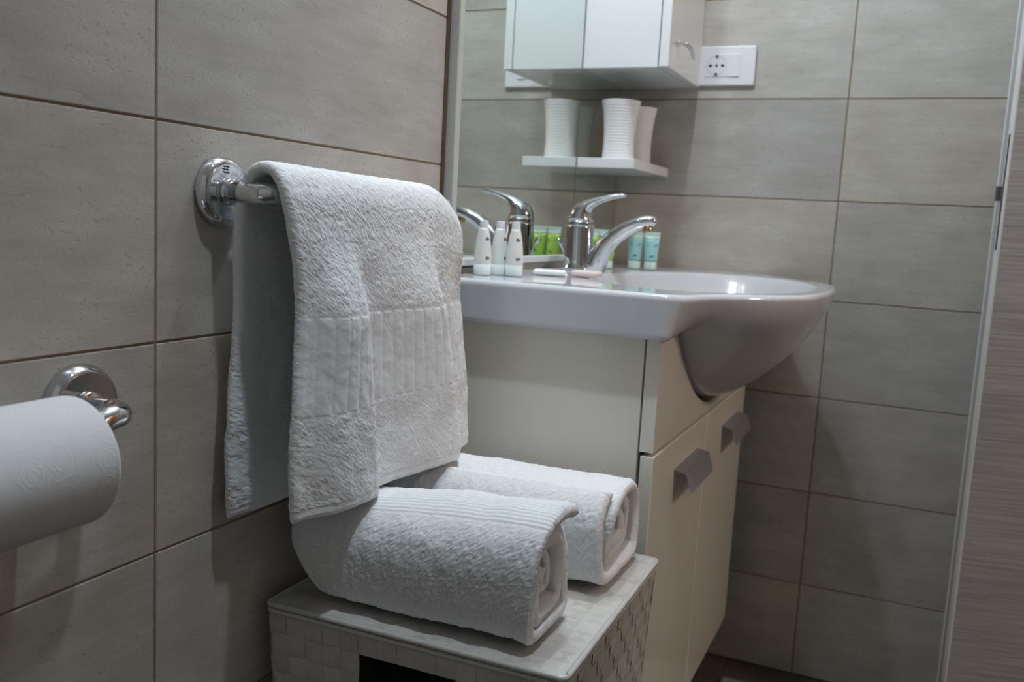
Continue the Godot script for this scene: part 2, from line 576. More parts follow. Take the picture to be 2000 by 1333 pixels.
# ------------------------------------------------------------------ washbasin and what carries it
func vanity() -> void:
	var t := thing("vanity_unit", "cream lacquered vanity unit with two doors under the washbasin", "vanity unit")
	var z0 := 0.08
	var z1 := 0.78
	part(Geo.new().box(Vector3(0.004, 0.10, z1 - 0.018), Vector3(0.3085, 0.784, z1), 0.0012), "side_panel", M.lacquer, t)
	part(Geo.new().box(Vector3(0.004, 0.10, z0), Vector3(0.3085, 0.784, z0 + 0.018), 0.0012), "side_panel", M.lacquer, t)
	part(Geo.new().box(Vector3(0.004, 0.10, z0 + 0.018), Vector3(0.3085, 0.118, z1 - 0.018), 0.001), "bottom_panel", M.lacquer, t)
	part(Geo.new().box(Vector3(0.004, 0.118, z0 + 0.018), Vector3(0.012, 0.784, z1 - 0.018), 0.001), "back_panel", M.lacquer, t)
	# front board with the cut-out that lets the bowl through, in (z, y)
	var poly := PackedVector2Array([Vector2(z0, 0.630), Vector2(z1, 0.630), Vector2(z1, 0.7835)])
	for k in 33:
		var a := PI * k / 32.0
		poly.append(Vector2(0.406 + 0.285 * cos(a), 0.7835 - 0.140 * pow(sin(a), 1.9)))
	poly.append(Vector2(z0, 0.7835))
	# x of the outline is z of the room, z of the outline is -x of the room
	var xf := Transform3D(Basis(Vector3(0, 0, 1), Vector3(0, 1, 0), Vector3(-1, 0, 0)), Vector3.ZERO)
	part(Geo.new().prism(poly, -0.330, -0.311, xf), "front_board", M.lacquer, t)
	for k in 2:
		var a: float = [0.4415, z0][k]
		var b: float = [z1, 0.4385][k]
		var d := part(Geo.new().box(Vector3(0.3125, 0.125, a), Vector3(0.3315, 0.6245, b), 0.0022), "door", M.lacquer, t)
		# L-shaped pull: a fin out of the door and a lip hanging from it
		var hz: float = [0.580, 0.228][k]
		var g := Geo.new()
		var prof := PackedVector2Array([Vector2(0.3312, 0.5800), Vector2(0.3312, 0.5778), Vector2(0.3500, 0.5745), Vector2(0.3585, 0.5475), Vector2(0.3603, 0.5478), Vector2(0.3520, 0.5766)])
		g.prism(prof, hz - 0.075, hz + 0.075)
		part(g, "handle", M.brushed, d)
	for f in [Vector2(0.05, z0 + 0.03), Vector2(0.27, z0 + 0.03), Vector2(0.05, z1 - 0.04), Vector2(0.27, z1 - 0.04)]:
		part(Geo.new().lathe([Vector2(0, 0), Vector2(0.02, 0), Vector2(0.02, 0.005), Vector2(0.015, 0.012), Vector2(0.015, 0.1), Vector2(0, 0.1)], 18, Transform3D(Basis(), Vector3(f.x, 0, f.y))), "foot", M.dark, t)


func catmull(pts: Array, n: int) -> Array:
	var c := Curve2D.new()
	for i in pts.size():
		var tan: Vector2 = (pts[mini(i + 1, pts.size() - 1)] - pts[maxi(i - 1, 0)]) / 6.0
		c.add_point(pts[i], -tan, tan)
	var out := []
	for i in n:
		out.append(c.sample_baked(c.get_baked_length() * i / (n - 1.0), true))
	return out


func basin() -> void:
	var t := thing("washbasin", "white ceramic washbasin with a bulging round bowl front", "washbasin")
	var L := 0.812
	var half := [Vector2(0.002, L), Vector2(0.06, L), Vector2(0.16, L), Vector2(0.26, L), Vector2(0.320, L), Vector2(0.342, 0.809), Vector2(0.357, 0.800), Vector2(0.368, 0.783), Vector2(0.377, 0.755), Vector2(0.392, 0.725), Vector2(0.417, 0.695), Vector2(0.450, 0.662), Vector2(0.478, 0.620), Vector2(0.496, 0.566), Vector2(0.505, 0.49), Vector2(0.508, 0.407)]
	var pts := half.duplicate()
	for k in range(half.size() - 2, -1, -1):
		pts.append(Vector2(half[k].x, L + 0.002 - half[k].y))
	var ol := catmull(pts, 150)
	for k in range(1, 24):   # the edge along the wall closes the loop
		ol.append(Vector2(0.002, 0.002 + (L - 0.002) * k / 24.0))
	var m := ol.size()
	var cz := 0.407
	var top := 0.845
	var rows := []
	# per outline point the chain from the hidden underside up the outside, over the rim, across the deck and into the bowl
	for i in m:
		var q: Vector2 = ol[i]
		var back := i >= 150
		var pr: Vector2 = ol[(i + m - 1) % m]
		var nx: Vector2 = ol[(i + 1) % m]
		var tan := (nx - pr).normalized()
		var inw := Vector2(tan.y, -tan.x)
		if inw.dot(Vector2(0.26, cz) - q) < 0.0:
			inw = -inw
		if back:
			inw = Vector2(1, 0)
		var bulge := 0.0 if back else smoothstep(0.352, 0.445, q.x)
		var rr := 0.008
		var chain := []
		var d := clampf((q.y - cz) / 0.345, -1.0, 1.0)
		var ang := d * PI / 2.0
		var bz := cz + 0.268 * sin(ang)
		var by := 0.785 - 0.134 * pow(maxf(cos(ang), 0.0), 2.1)
		var B := Vector3(0.322, by, bz)
		var Bs := Vector3(minf(q.x, 0.346), 0.785, q.y)
		var A := Vector3(q.x, top - rr, q.y)
		var bot := Bs.lerp(B, bulge)
		var under := Vector3(bot.x, bot.y, bot.z) + Vector3(inw.x, 0, inw.y) * 0.02 * (1.0 - bulge)
		chain.append(Vector3(0.25, minf(by + 0.02, 0.785), cz + (bz - cz) * 0.8) if bulge > 0.5 else under + Vector3(inw.x, 0, inw.y) * 0.01)
		chain.append(under)
		# outside from bottom to rim
		var c1s := A.lerp(Bs, 0.33)
		var c2s := A.lerp(Bs, 0.66)
		var c1 := c1s.lerp(A + Vector3(-0.008, -0.05, (B.z - A.z) * 0.15), bulge)
		var c2 := c2s.lerp(B + Vector3((A.x - B.x) * 0.48, 0.012 + 0.01 * absf(d), (A.z - B.z) * 0.35), bulge)
		for k in 19:
			var s := 1.0 - k / 18.0
			var e := A * pow(1 - s, 3) + c1 * 3 * s * pow(1 - s, 2) + c2 * 3 * s * s * (1 - s) + bot * pow(s, 3)
			if k < 2 and bulge < 0.5:
				e += Vector3(inw.x, 0, inw.y) * [0.004, 0.001][k]
			chain.append(e)
		for k in range(1, 6):
			var a := PI / 2.0 * k / 5.0
			chain.append(Vector3(q.x, top - rr, q.y) + Vector3(inw.x, 0, inw.y) * rr * (1.0 - cos(a)) + Vector3(0, rr * sin(a), 0))
		var deck := q + inw * rr
		var th := atan2((q.y - cz) / 0.30, (q.x - 0.315) / 0.19)
		var e0 := Vector2(0.304 + 0.179 * cos(th), cz + 0.295 * sin(th))
		for s in [0.35, 0.7, 0.95]:
			var w := deck.lerp(e0, s)
			chain.append(Vector3(w.x, top - 0.001 * s, w.y))
		for s in [[1.0, 0.001], [0.985, 0.003], [0.965, 0.009], [0.935, 0.022], [0.88, 0.048], [0.78, 0.082], [0.64, 0.107], [0.46, 0.121], [0.26, 0.128], [0.1, 0.131], [0.0, 0.131]]:
			chain.append(Vector3(0.304 + (e0.x - 0.304) * s[0], top - s[1], cz + (e0.y - cz) * s[0]))
		rows.append(chain)
	var h: int = rows[0].size()
	var p := PackedVector3Array()
	for j in h:
		for i in m:
			p.append(rows[i][j])
	var g := Geo.new()
	g.grid(p, m, h, true, false, true)
	part(g, "bowl", M.ceramic, t)
	part(Geo.new().lathe([Vector2(0, 0), Vector2(0.031, 0), Vector2(0.031, 0.003), Vector2(0.026, 0.005), Vector2(0.0, 0.006)], 28, Transform3D(Basis(), Vector3(0.304, top - 0.1308, cz))), "drain", M.chrome, t)


func tap() -> void:
	var t := thing("mixer_tap", "chrome single-lever mixer tap with curved spout on the washbasin", "tap", Vector3(0.063, 0.8455, 0.380))
	part(Geo.new().lathe([Vector2(0, 0), Vector2(0.0305, 0), Vector2(0.0305, 0.003), Vector2(0.0285, 0.006), Vector2(0.0262, 0.012), Vector2(0.0255, 0.03), Vector2(0.0255, 0.075), Vector2(0.0252, 0.078), Vector2(0.0235, 0.080), Vector2(0.0, 0.080)], 40), "body", M.chrome, t)
	# lever: a slanted cap drawn out into a blade that rises forward
	part(Geo.new().lathe([Vector2(0.0, 0), Vector2(0.0252, 0), Vector2(0.0256, 0.002), Vector2(0.0256, 0.007), Vector2(0.0250, 0.010), Vector2(0.0, 0.014)], 40, Transform3D(Basis(), Vector3(0, 0.0785, 0))), "lever_cap", M.chrome, t)
	var lp := [Vector3(0.0, 0.086, 0), Vector3(-0.0005, 0.0935, 0), Vector3(0.0015, 0.1015, 0), Vector3(0.0065, 0.1100, 0), Vector3(0.0155, 0.1178, 0), Vector3(0.028, 0.1243, 0), Vector3(0.043, 0.1292, 0), Vector3(0.060, 0.1335, 0), Vector3(0.076, 0.1360, 0), Vector3(0.083, 0.1360, 0)]
	part(Geo.new().tube(lp, [0.0245, 0.0243, 0.0232, 0.0205, 0.0168, 0.0138, 0.0118, 0.0105, 0.0082, 0.0035], 28, 1.0, Vector3.LEFT, [0.0245, 0.0238, 0.0205, 0.0150, 0.0102, 0.0074, 0.0060, 0.0052, 0.0042, 0.002]), "lever", M.chrome, t)
	var sp := [Vector3(0.018, 0.000, 0), Vector3(0.034, 0.010, 0), Vector3(0.040, 0.028, 0), Vector3(0.050, 0.046, 0), Vector3(0.066, 0.063, 0), Vector3(0.086, 0.078, 0), Vector3(0.107, 0.0885, 0), Vector3(0.124, 0.0930, 0), Vector3(0.134, 0.0930, 0), Vector3(0.139, 0.0905, 0)]
	part(Geo.new().tube(sp, [0.021, 0.0215, 0.0200, 0.0178, 0.0160, 0.0145, 0.0132, 0.0122, 0.0108, 0.006], 24, 0.92), "spout", M.chrome, t)
	part(Geo.new().lathe([Vector2(0, 0), Vector2(0.0088, 0), Vector2(0.0095, 0.002), Vector2(0.0095, 0.012), Vector2(0, 0.012)], 20, Transform3D(Basis(Vector3.BACK, 0.25), Vector3(0.1265, 0.0745, 0))), "aerator", mat(Color(0.75, 0.66, 0.45), 0.2, 1.0), t)
	part(Geo.new().tube([Vector3(-0.024, 0.020, 0), Vector3(-0.030, 0.036, 0), Vector3(-0.034, 0.043, 0), Vector3(-0.0395, 0.052, 0), Vector3(-0.0405, 0.054, 0)], [0.0022, 0.0025, 0.0045, 0.0050, 0.003], 12), "lift_rod", M.chrome, t)


# ------------------------------------------------------------------ things on the walls
func wall_cabinet() -> void:
	var t := thing("wall_cabinet", "white wall cabinet with a small chrome handle in the mirror corner", "cabinet")
	part(Geo.new().box(Vector3(0.0045, 1.222, 0.003), Vector3(0.1505, 1.86, 0.260), 0.0012), "body", M.white_lacquer, t)
	var d := part(Geo.new().box(Vector3(0.1525, 1.2225, 0.003), Vector3(0.1705, 1.8595, 0.260), 0.0018), "door", M.white_lacquer, t)
	var h := part(Geo.new().tube([Vector3(0.1700, 1.2745, 0.212), Vector3(0.1760, 1.2745, 0.212), Vector3(0.186, 1.273, 0.206), Vector3(0.1935, 1.266, 0.196), Vector3(0.1965, 1.257, 0.186), Vector3(0.1975, 1.249, 0.180)], [0.0065, 0.0055, 0.0055, 0.005, 0.0042, 0.003], 14, 0.6), "handle", M.chrome, d)
	h.set_meta("label", "chrome hook handle")


func wall_shelf() -> void:
	var t := thing("wall_shelf", "short white wall shelf under the cabinet beside the mirror", "shelf")
	part(Geo.new().box(Vector3(0.0045, 1.0365, 0.003), Vector3(0.1190, 1.0550, 0.260), 0.0014), "board", M.white_lacquer, t)


func cups() -> void:
	var prof := [Vector2(0, 0.0), Vector2(0.0300, 0.0)]
	var n := 66
	for k in n + 1:
		var u := float(k) / n
		var r := 0.0292 + 0.0024 * pow(1.0 - u, 4.0) * 1.0 + 0.0090 * pow(u, 2.6)
		r += 0.0004 * sin(u * TAU * 20.0) * (1.0 if u < 0.93 else 0.0)
		prof.append(Vector2(r, 0.001 + u * 0.113))
	prof.append(Vector2(0.0366, 0.1142))
	prof.append(Vector2(0.0355, 0.112))
	for k in 8:
		var u := 1.0 - k / 7.0
		prof.append(Vector2(0.0268 + 0.0085 * pow(u, 2.6), 0.006 + u * 0.104))
	prof.append(Vector2(0, 0.006))
	var g := Geo.new().lathe(prof, 48)
	var me := g.mesh()
	var a := thing("tumbler", "white ribbed waisted tumbler at the near end of the shelf", "tumbler", Vector3(0.0655, 1.0553, 0.196), "tumblers on the wall shelf")
	part(me, "cup", M.cup, a)
	var b: Node3D = a.duplicate()
	b.name = "tumbler_001"
	add_child(b, true)
	b.position = Vector3(0.0700, 1.0553, 0.092)
	b.rotation.y = 1.0
	b.set_meta("label", "white ribbed waisted tumbler half hidden behind the nearer one")


func socket() -> void:
	var t := thing("wall_socket", "white wall plate with a power socket and a rocker switch", "socket")
	part(Geo.new().box(Vector3(0.1615, 1.2255, 0.0), Vector3(0.2835, 1.3055, 0.0095), 0.0035), "plate", M.plastic, t)
	var s := part(Geo.new().box(Vector3(0.1815, 1.2435, 0.006), Vector3(0.2280, 1.2885, 0.0108), 0.001), "socket_module", M.plastic, t)
	var c := Vector3(0.2048, 1.2660, 0.0108)
	var ring := []
	for k in 33:
		var a := TAU * k / 32.0
		ring.append(c + Vector3(0.0195 * cos(a), 0.0195 * sin(a), 0.0))
	part(Geo.new().tube(ring, ring.map(func(_q): return 0.0006), 8), "rim", M.alu, s)
	for k in 3:
		part(Geo.new().box(c + Vector3((k - 1) * 0.0125 - 0.0032 + (0.001 if k == 1 else 0.0), -0.0026, -0.001), c + Vector3((k - 1) * 0.0125 + 0.0032 - (0.001 if k == 1 else 0.0), 0.0026, 0.0004), 0.0008), "contact_hole", M.black, s)
	for e in [-1, 1]:
		part(Geo.new().box(c + Vector3(-0.0020, e * 0.0178 - 0.0030, -0.001), c + Vector3(0.0024, e * 0.0178 + 0.0030, 0.0014), 0.0008), "earth_clip", mat(Color(0.35, 0.32, 0.28), 0.3, 1.0), s)
	part(Geo.new().box(Vector3(0.2300, 1.2435, 0.006), Vector3(0.2525, 1.2885, 0.0120), 0.0012), "switch", M.plastic, t)


func door() -> void:
	var t := struct("door_1")
	var th := deg_to_rad(13.0)
	t.transform = Transform3D(Basis(Vector3.UP, th), Vector3(0.746, 0.008, 0.205))
	# local: x along the leaf to the hinges, z = 0 is the face, the edge looks to -x
	var leaf := Geo.new()
	var W := 0.74
	var H := 2.02
	var tx := func(x: float, y: float) -> Vector2: return Vector2(x / 0.9, 1.0 - y / 2.1)
	leaf.quad(Vector3(0.003, 0, 0), Vector3(W, 0, 0), Vector3(W, H, 0), Vector3(0.003, H, 0), Vector3(0, 0, 1), tx.call(0.0, 0.0), tx.call(W, 0.0), tx.call(W, H), tx.call(0.0, H))
	leaf.quad(Vector3(0.003, 0, -0.042), Vector3(W, 0, -0.042), Vector3(W, H, -0.042), Vector3(0.003, H, -0.042), Vector3(0, 0, -1), tx.call(0.0, 0.0), tx.call(W, 0.0), tx.call(W, H), tx.call(0.0, H))
	leaf.quad(Vector3(W, 0, 0), Vector3(W, 0, -0.042), Vector3(W, H, -0.042), Vector3(W, H, 0), Vector3(1, 0, 0))
	leaf.quad(Vector3(0.003, H, 0), Vector3(W, H, 0), Vector3(W, H, -0.042), Vector3(0.003, H, -0.042), Vector3(0, 1, 0))
	leaf.quad(Vector3(0.003, 0, 0), Vector3(W, 0, 0), Vector3(W, 0, -0.042), Vector3(0.003, 0, -0.042), Vector3(0, -1, 0))
	part(leaf, "leaf", M.door, t)
	part(Geo.new().box(Vector3(0.0, 0, -0.021), Vector3(0.004, H, -0.0003), 0.0008), "edge_strip", M.white_trim, t)
	part(Geo.new().box(Vector3(0.0008, 0, -0.0385), Vector3(0.0045, H, -0.0215), 0.0006), "edge_strip", mat(Color(0.62, 0.62, 0.62), 0.4), t)
	part(Geo.new().box(Vector3(-0.0016, 0, -0.042), Vector3(0.0045, H, -0.0385), 0.0008), "edge_lip", M.white_trim, t)
	var fp := part(Geo.new().box(Vector3(-0.0008, 0.914, -0.0150), Vector3(0.002, 1.107, -0.0080), 0.0005), "lock_plate", mat(Color(0.30, 0.32, 0.36), 0.3, 1.0), t)
	part(Geo.new().box(Vector3(-0.011, 0.996, -0.0165), Vector3(0.001, 1.021, -0.0080), 0.0015), "latch", mat(Color(0.55, 0.55, 0.57), 0.35, 1.0), fp)
	for y in [0.922, 1.099]:
		part(Geo.new().lathe([Vector2(0, 0), Vector2(0.0028, 0), Vector2(0.0022, 0.001), Vector2(0, 0.0012)], 12, Transform3D(Basis(Vector3.BACK, PI / 2), Vector3(-0.0008, y, -0.0115))), "screw", M.chrome, fp)


# ------------------------------------------------------------------ woven basket
# one strap in the weave: runs along y from 0, passes over and under every pitch; x across, z out
func strap_mesh(count: int, pitch: float, width: float, phase: int, amp: float, cache: Dictionary) -> ArrayMesh:
	var key := "%d_%.4f_%d" % [count, pitch, phase]
	if cache.has(key):
		return cache[key]
	var p := PackedVector3Array()
	var t := PackedVector2Array()
	var n := count * 4
	for j in n + 1:
		var y := pitch * j / 4.0
		var c := cos(PI * (y / pitch - 0.5) + PI * phase)
		var o := amp * signf(c) * pow(absf(c), 0.45)
		for k in 4:
			var x: float = [-width / 2, -width / 2 + 0.0006, width / 2 - 0.0006, width / 2][k]
			p.append(Vector3(x, y, o + (0.0 if k == 1 or k == 2 else -0.0008)))
			t.append(Vector2(x, y) * 12.0)
	var g := Geo.new()
	g.grid(p, 4, n + 1, false, false, false, false, t)
	if g.n[2].z < 0:
		g = Geo.new()
		g.grid(p, 4, n + 1, false, false, false, true, t)
	cache[key] = g.mesh()
	return cache[key]


func weave(parent: Node3D, xf: Transform3D, nu: int, nv: int, pu: float, pv: float, hole := Rect2i(), lean := 0.0, cache := {}, amp := 0.0015) -> void:
	# panel of nu straps up and nv straps across; local x right, y up, z out, origin at the middle of the bottom edge
	var w := nu * pu
	var h := nv * pv
	for i in nu:
		var x := (i + 0.5) * pu - w / 2
		var spans := [[0, nv]]
		if hole.size.x > 0 and i >= hole.position.x and i < hole.end.x:
			spans = [[0, hole.position.y], [hole.end.y, nv]]
		for s in spans:
			var a := lean * x / (w / 2)
			var sh := Basis(Vector3(1, 0, 0), Vector3(a / h, 1, 0), Vector3(0, 0, 1))
			part(strap_mesh(s[1] - s[0], pv, pu * 0.965, (i + s[0]) % 2, amp, cache), "strap", M.strap[rng.randi() % 3], parent, xf * Transform3D(sh, Vector3(x - a + a / h * s[0] * pv, s[0] * pv, 0)))
	for j in nv:
		var y := (j + 0.5) * pv
		var spans := [[0, nu]]
		if hole.size.y > 0 and j >= hole.position.y and j < hole.end.y:
			spans = [[0, hole.position.x], [hole.end.x, nu]]
		var k := 1.0 - lean / (w / 2) * (1.0 - y / h)
		for s in spans:
			var b := Basis(Vector3(0, 1, 0), Vector3(-k, 0, 0), Vector3(0, 0, 1))
			part(strap_mesh(s[1] - s[0], pu, pv * 0.965, (j + s[0] + 1) % 2, amp, cache), "strap", M.strap[rng.randi() % 3], parent, xf * Transform3D(b, Vector3((w / 2 - s[0] * pu) * k, y, 0)))


func rim_tube(w: float, d: float, y: float, r: float, cr := 0.007) -> Geo:
	var path := []
	for c in 4:
		var sx: float = [1, -1, -1, 1][c]
		var sz: float = [1, 1, -1, -1][c]
		for k in 7:
			var a := PI / 2 * (c + k / 6.0)
			path.append(Vector3(sx * (w / 2 - cr) + cr * cos(a), y, sz * (d / 2 - cr) + cr * sin(a)))
	path.append(path[0])
	path.append(path[1])
	var rr := []
	for q in path:
		rr.append(r)
	return Geo.new().tube(path, rr, 10)


func basket() -> void:
	var W := 0.345
	var D := 0.353
	var t := thing("storage_basket", "white woven strap basket with a lid, carrying the rolled towels", "basket", Vector3(0.1866, 0, 0.9985))
	t.rotation.y = deg_to_rad(0.9)
	var nu := 15
	var nv := 21
	var pu := W / nu
	var pv := 0.489 / nv
	var lean := 0.022
	var tip := asin(lean / 0.486)
	var body := Node3D.new()
	body.name = "body"
	t.add_child(body)
	var cache := {}
	for s in 4:
		var dpt: float = (D if s % 2 == 0 else W) / 2
		var n := nu if s % 2 == 0 else 15
		var wid := (W if s % 2 == 0 else D) / n
		var turn := Basis(Vector3.UP, s * PI / 2)
		var b := turn * Basis(Vector3.RIGHT, tip)
		var at := turn * Vector3(0, 0.002, dpt - lean - 0.002)
		weave(body, Transform3D(b, at), n, nv, wid, pv, Rect2i(5, 18, 5, 2) if s == 0 else Rect2i(), lean, cache)
	part(rim_tube(W, D, 0.4925, 0.0030), "rim", M.piping, t)
	var lid := Node3D.new()
	lid.name = "lid"
	t.add_child(lid)
	part(Geo.new().box(Vector3(-W / 2 + 0.002, 0.4945, -D / 2 + 0.002), Vector3(W / 2 - 0.002, 0.4995, D / 2 - 0.002), 0.002), "board", M.piping, lid)
	weave(lid, Transform3D(Basis(Vector3.RIGHT, -PI / 2), Vector3(0, 0.5018, D / 2 - 0.001)), 14, 14, (W - 0.004) / 14, (D - 0.002) / 14, Rect2i(), 0.0, {}, 0.0007)
	part(rim_tube(W + 0.001, D + 0.001, 0.4995, 0.0034), "piping", M.piping, lid)


# ------------------------------------------------------------------ towels
# height of the looped terry pile at a place on the cloth (metres along and across)
var loops: FastNoiseLite
var fuzz: FastNoiseLite


func pile(a: float, b: float) -> float:
	if loops == null:
		loops = FastNoiseLite.new()
		loops.noise_type = FastNoiseLite.TYPE_CELLULAR
		loops.cellular_return_type = FastNoiseLite.RETURN_DISTANCE
		loops.cellular_jitter = 1.0
		loops.frequency = 1.0
		loops.fractal_type = FastNoiseLite.FRACTAL_NONE
		fuzz = noise(1.0, 2, 91)
	var wv := fuzz.get_noise_2d(a * 120.0, b * 120.0)
	var d := -loops.get_noise_2d(a * 400.0 + wv * 1.3, b * 480.0 + wv * 0.9)
	return 0.00115 * clampf(d, -0.2, 1.0) + 0.0005 * fuzz.get_noise_2d(a * 520.0, b * 520.0) + 0.0004 * wv


# rolled towel: a spiral ribbon with real thickness, x along the roll
class Roll:
	var c := Vector2.ZERO      # centre (z, y)
	var rz := 0.06
	var ry := 0.07
	var x0 := 0.03
	var x1 := 0.32
	var turns := 3.5
	var a0 := 0.0              # angle of the free outer end
	var th := 0.0135
	var sag := 0.0
	var ribs := Vector2(9, 9)  # angles from, to (measured back from the outer end) of the ribbed border
	var rest := 0.506
	var nz: FastNoiseLite
	var seed_ := 0.0

	func centre(s: float) -> Vector2:   # s: 0 inner .. turns outer
		var k := s / turns
		var ang := a0 - (turns - s) * TAU
		var r := 0.10 + 0.90 * pow(k, 0.9)
		var wob := 1.0 + 0.05 * sin(s * 7.0 + seed_) * (1.0 - k)
		var n := lerpf(6.0, 2.2, smoothstep(-0.75, 0.2, sin(ang)))   # boxy where it lies, round above
		var q := Vector2(signf(cos(ang)) * pow(absf(cos(ang)), 2.0 / n) * (rz - th / 2) * r * wob, signf(sin(ang)) * pow(absf(sin(ang)), 2.0 / n) * (ry - th / 2) * r * wob)
		return c + q

	func normal(s: float) -> Vector2:
		var d := centre(minf(s + 0.01, turns)) - centre(maxf(s - 0.01, 0.0))
		return Vector2(d.y, -d.x).normalized()

	func ends(s: float) -> Vector2:
		var q := centre(s)
		var k := s / turns
		var low := clampf(1.0 - (q.y - rest) / (2.0 * ry), 0.0, 1.0)
		return Vector2(x0 + 0.05 * low * low + 0.004 * sin(s * 5.0 + seed_), x1 - 0.020 * (1.0 - k) + 0.0045 * sin(s * 3.7 + 1.0 + seed_) + 0.003 * sin(s * 9.1))

	func settle(q: Vector3) -> Vector3:
		# sagging towards the wall, and flattening where it lies on the lid
		q.y -= sag * pow(clampf(1.0 - (q.x - x0) / (x1 - x0), 0.0, 1.0), 1.5) * clampf((q.y - rest) / (2.0 * ry), 0.0, 1.0)
		var f := 0.004
		var d := q.y - rest
		q.y = rest + (d + sqrt(d * d + f * f)) * 0.5
		return q

	func point(s: float, u: float, side: float) -> Vector3:   # u 0..1 along x, side -1..1 across the thickness
		var e := ends(s)
		var q := centre(s)
		var m := normal(s)
		var x := lerpf(e.x, e.y, u)
		var w := nz.get_noise_3d(x * 14.0 + seed_, s * 2.2, side * 2.0) * 0.0035 + nz.get_noise_3d(x * 60.0, s * 12.0 + seed_, side * 5.0) * 0.0009
		var h := th / 2 * side + w * (0.3 + 0.7 * absf(side))
		var back := turns - s
		if side > 0.5 and back * TAU > ribs.x and back * TAU < ribs.y:
			h += -0.0006 + 0.0020 * absf(sin((back * TAU - ribs.x) / (ribs.y - ribs.x) * PI * 9.0))
		return settle(Vector3(x, q.y + m.y * h, q.x + m.x * h))


func build_roll(R: Roll, t: Node3D) -> void:
	# the outer turn, which shows, is sampled finely and carries the terry loops
	var fine := 290
	var coarse := 190
	var N := fine + coarse
	var nx := 205
	var nb := 60
	var ne := 8
	var p := PackedVector3Array()
	var tx := PackedVector2Array()
	var K := nx + 1 + nb + 1 + 2 * ne
	# arc length along the spiral, so that rows and loops are evenly spaced
	var len := [0.0]
	for k in range(1, 1501):
		len.append(len[k - 1] + (R.centre(R.turns * k / 1500.0) - R.centre(R.turns * (k - 1) / 1500.0)).length())
	var split: float = len[int(1500.0 * (R.turns - 1.12) / R.turns)]
	var at := 0
	for i in range(-3, N + 3):
		var ii := clampi(i, 0, N - 1)
		var along: float = split * ii / float(coarse) if ii < coarse else lerpf(split, len[1500], (ii - coarse) / (fine - 1.0))
		while at < 1499 and len[at + 1] < along:
			at += 1
		var s: float = R.turns * minf(at + (along - len[at]) / maxf(len[at + 1] - len[at], 1e-6), 1500.0) / 1500.0
		# rounded free edges: three extra rows shrink to a line
		var out := 0
		if i < 0:
			out = -i
		elif i >= N:
			out = i - N + 1
		var sq: float = [1.0, 0.86, 0.5, 0.0][out]
		var ext := R.th / 2 * sin(acos(sq))
		var dir := (R.centre(minf(s + 0.01, R.turns)) - R.centre(maxf(s - 0.01, 0.0))).normalized() * (ext if i >= N else -ext)
		var m := R.normal(s)
		var back := (R.turns - s) * TAU
		var ribbed := smoothstep(R.ribs.x - 0.03, R.ribs.x, back) * (1.0 - smoothstep(R.ribs.y, R.ribs.y + 0.03, back))
		for k in K:
			var u := 0.0
			var side := 0.0
			if k <= nx:
				u = 0.018 + 0.964 * k / nx
				side = 1.0
			elif k <= nx + ne:
				var a := PI * (k - nx) / (ne + 1.0)
				u = 0.982 + 0.024 * sin(a)
				side = cos(a)
			elif k <= nx + ne + nb + 1:
				u = 0.982 - 0.964 * (k - nx - ne - 1) / nb
				side = -1.0
			else:
				var a := PI * (k - nx - ne - nb - 1) / (ne + 1.0)
				u = 0.018 - 0.024 * sin(a)
				side = -cos(a)
			var q := R.point(s, u, side * sq)
			var x := lerpf(R.x0, R.x1, u)
			if side > -0.9:
				var hp := pile(x + side * 0.01, along) * (1.0 - 0.9 * ribbed * smoothstep(0.2, 0.9, side))
				var nr := Vector3(0, m.y * side, m.x * side)
				if absf(side) < 0.98:
					nr += Vector3(signf(u - 0.5), 0, 0) * (1.0 - absf(side))
				q += nr.normalized() * hp
			p.append(q + Vector3(0, dir.y, dir.x))
			tx.append(Vector2(x, along) * 14.0)
	var g := Geo.new()
	g.grid(p, K, N + 6, true, false, true, false, tx)
	part(g, "cloth", M.towel, t)


func rolled_towels() -> void:
	var nz := noise(1.0, 3, 77)
	var t := thing("rolled_towel", "white rolled towel with a ribbed border, at the front of the basket lid", "towel", Vector3.ZERO, "rolled towels on the basket")
	var R := Roll.new()
	R.nz = nz
	R.c = Vector2(1.0985, 0.5715)
	R.rz = 0.0675
	R.ry = 0.0705
	R.x0 = 0.028
	R.x1 = 0.319
	R.turns = 3.6
	R.a0 = 2.0
	R.sag = 0.034
	R.ribs = Vector2(0.30, 1.02)
	build_roll(R, t)
	var t2 := thing("rolled_towel", "plain white rolled towel lying behind the ribbed one, against the vanity", "towel", Vector3.ZERO, "rolled towels on the basket")
	var R2 := Roll.new()
	R2.nz = nz
	R2.seed_ = 4.3
	R2.c = Vector2(0.903, 0.5680)
	R2.rz = 0.085
	R2.ry = 0.0640
	R2.x0 = 0.035
	R2.x1 = 0.334
	R2.turns = 3.3
	R2.a0 = 0.9
	R2.th = 0.015
	R2.sag = 0.006
	build_roll(R2, t2)


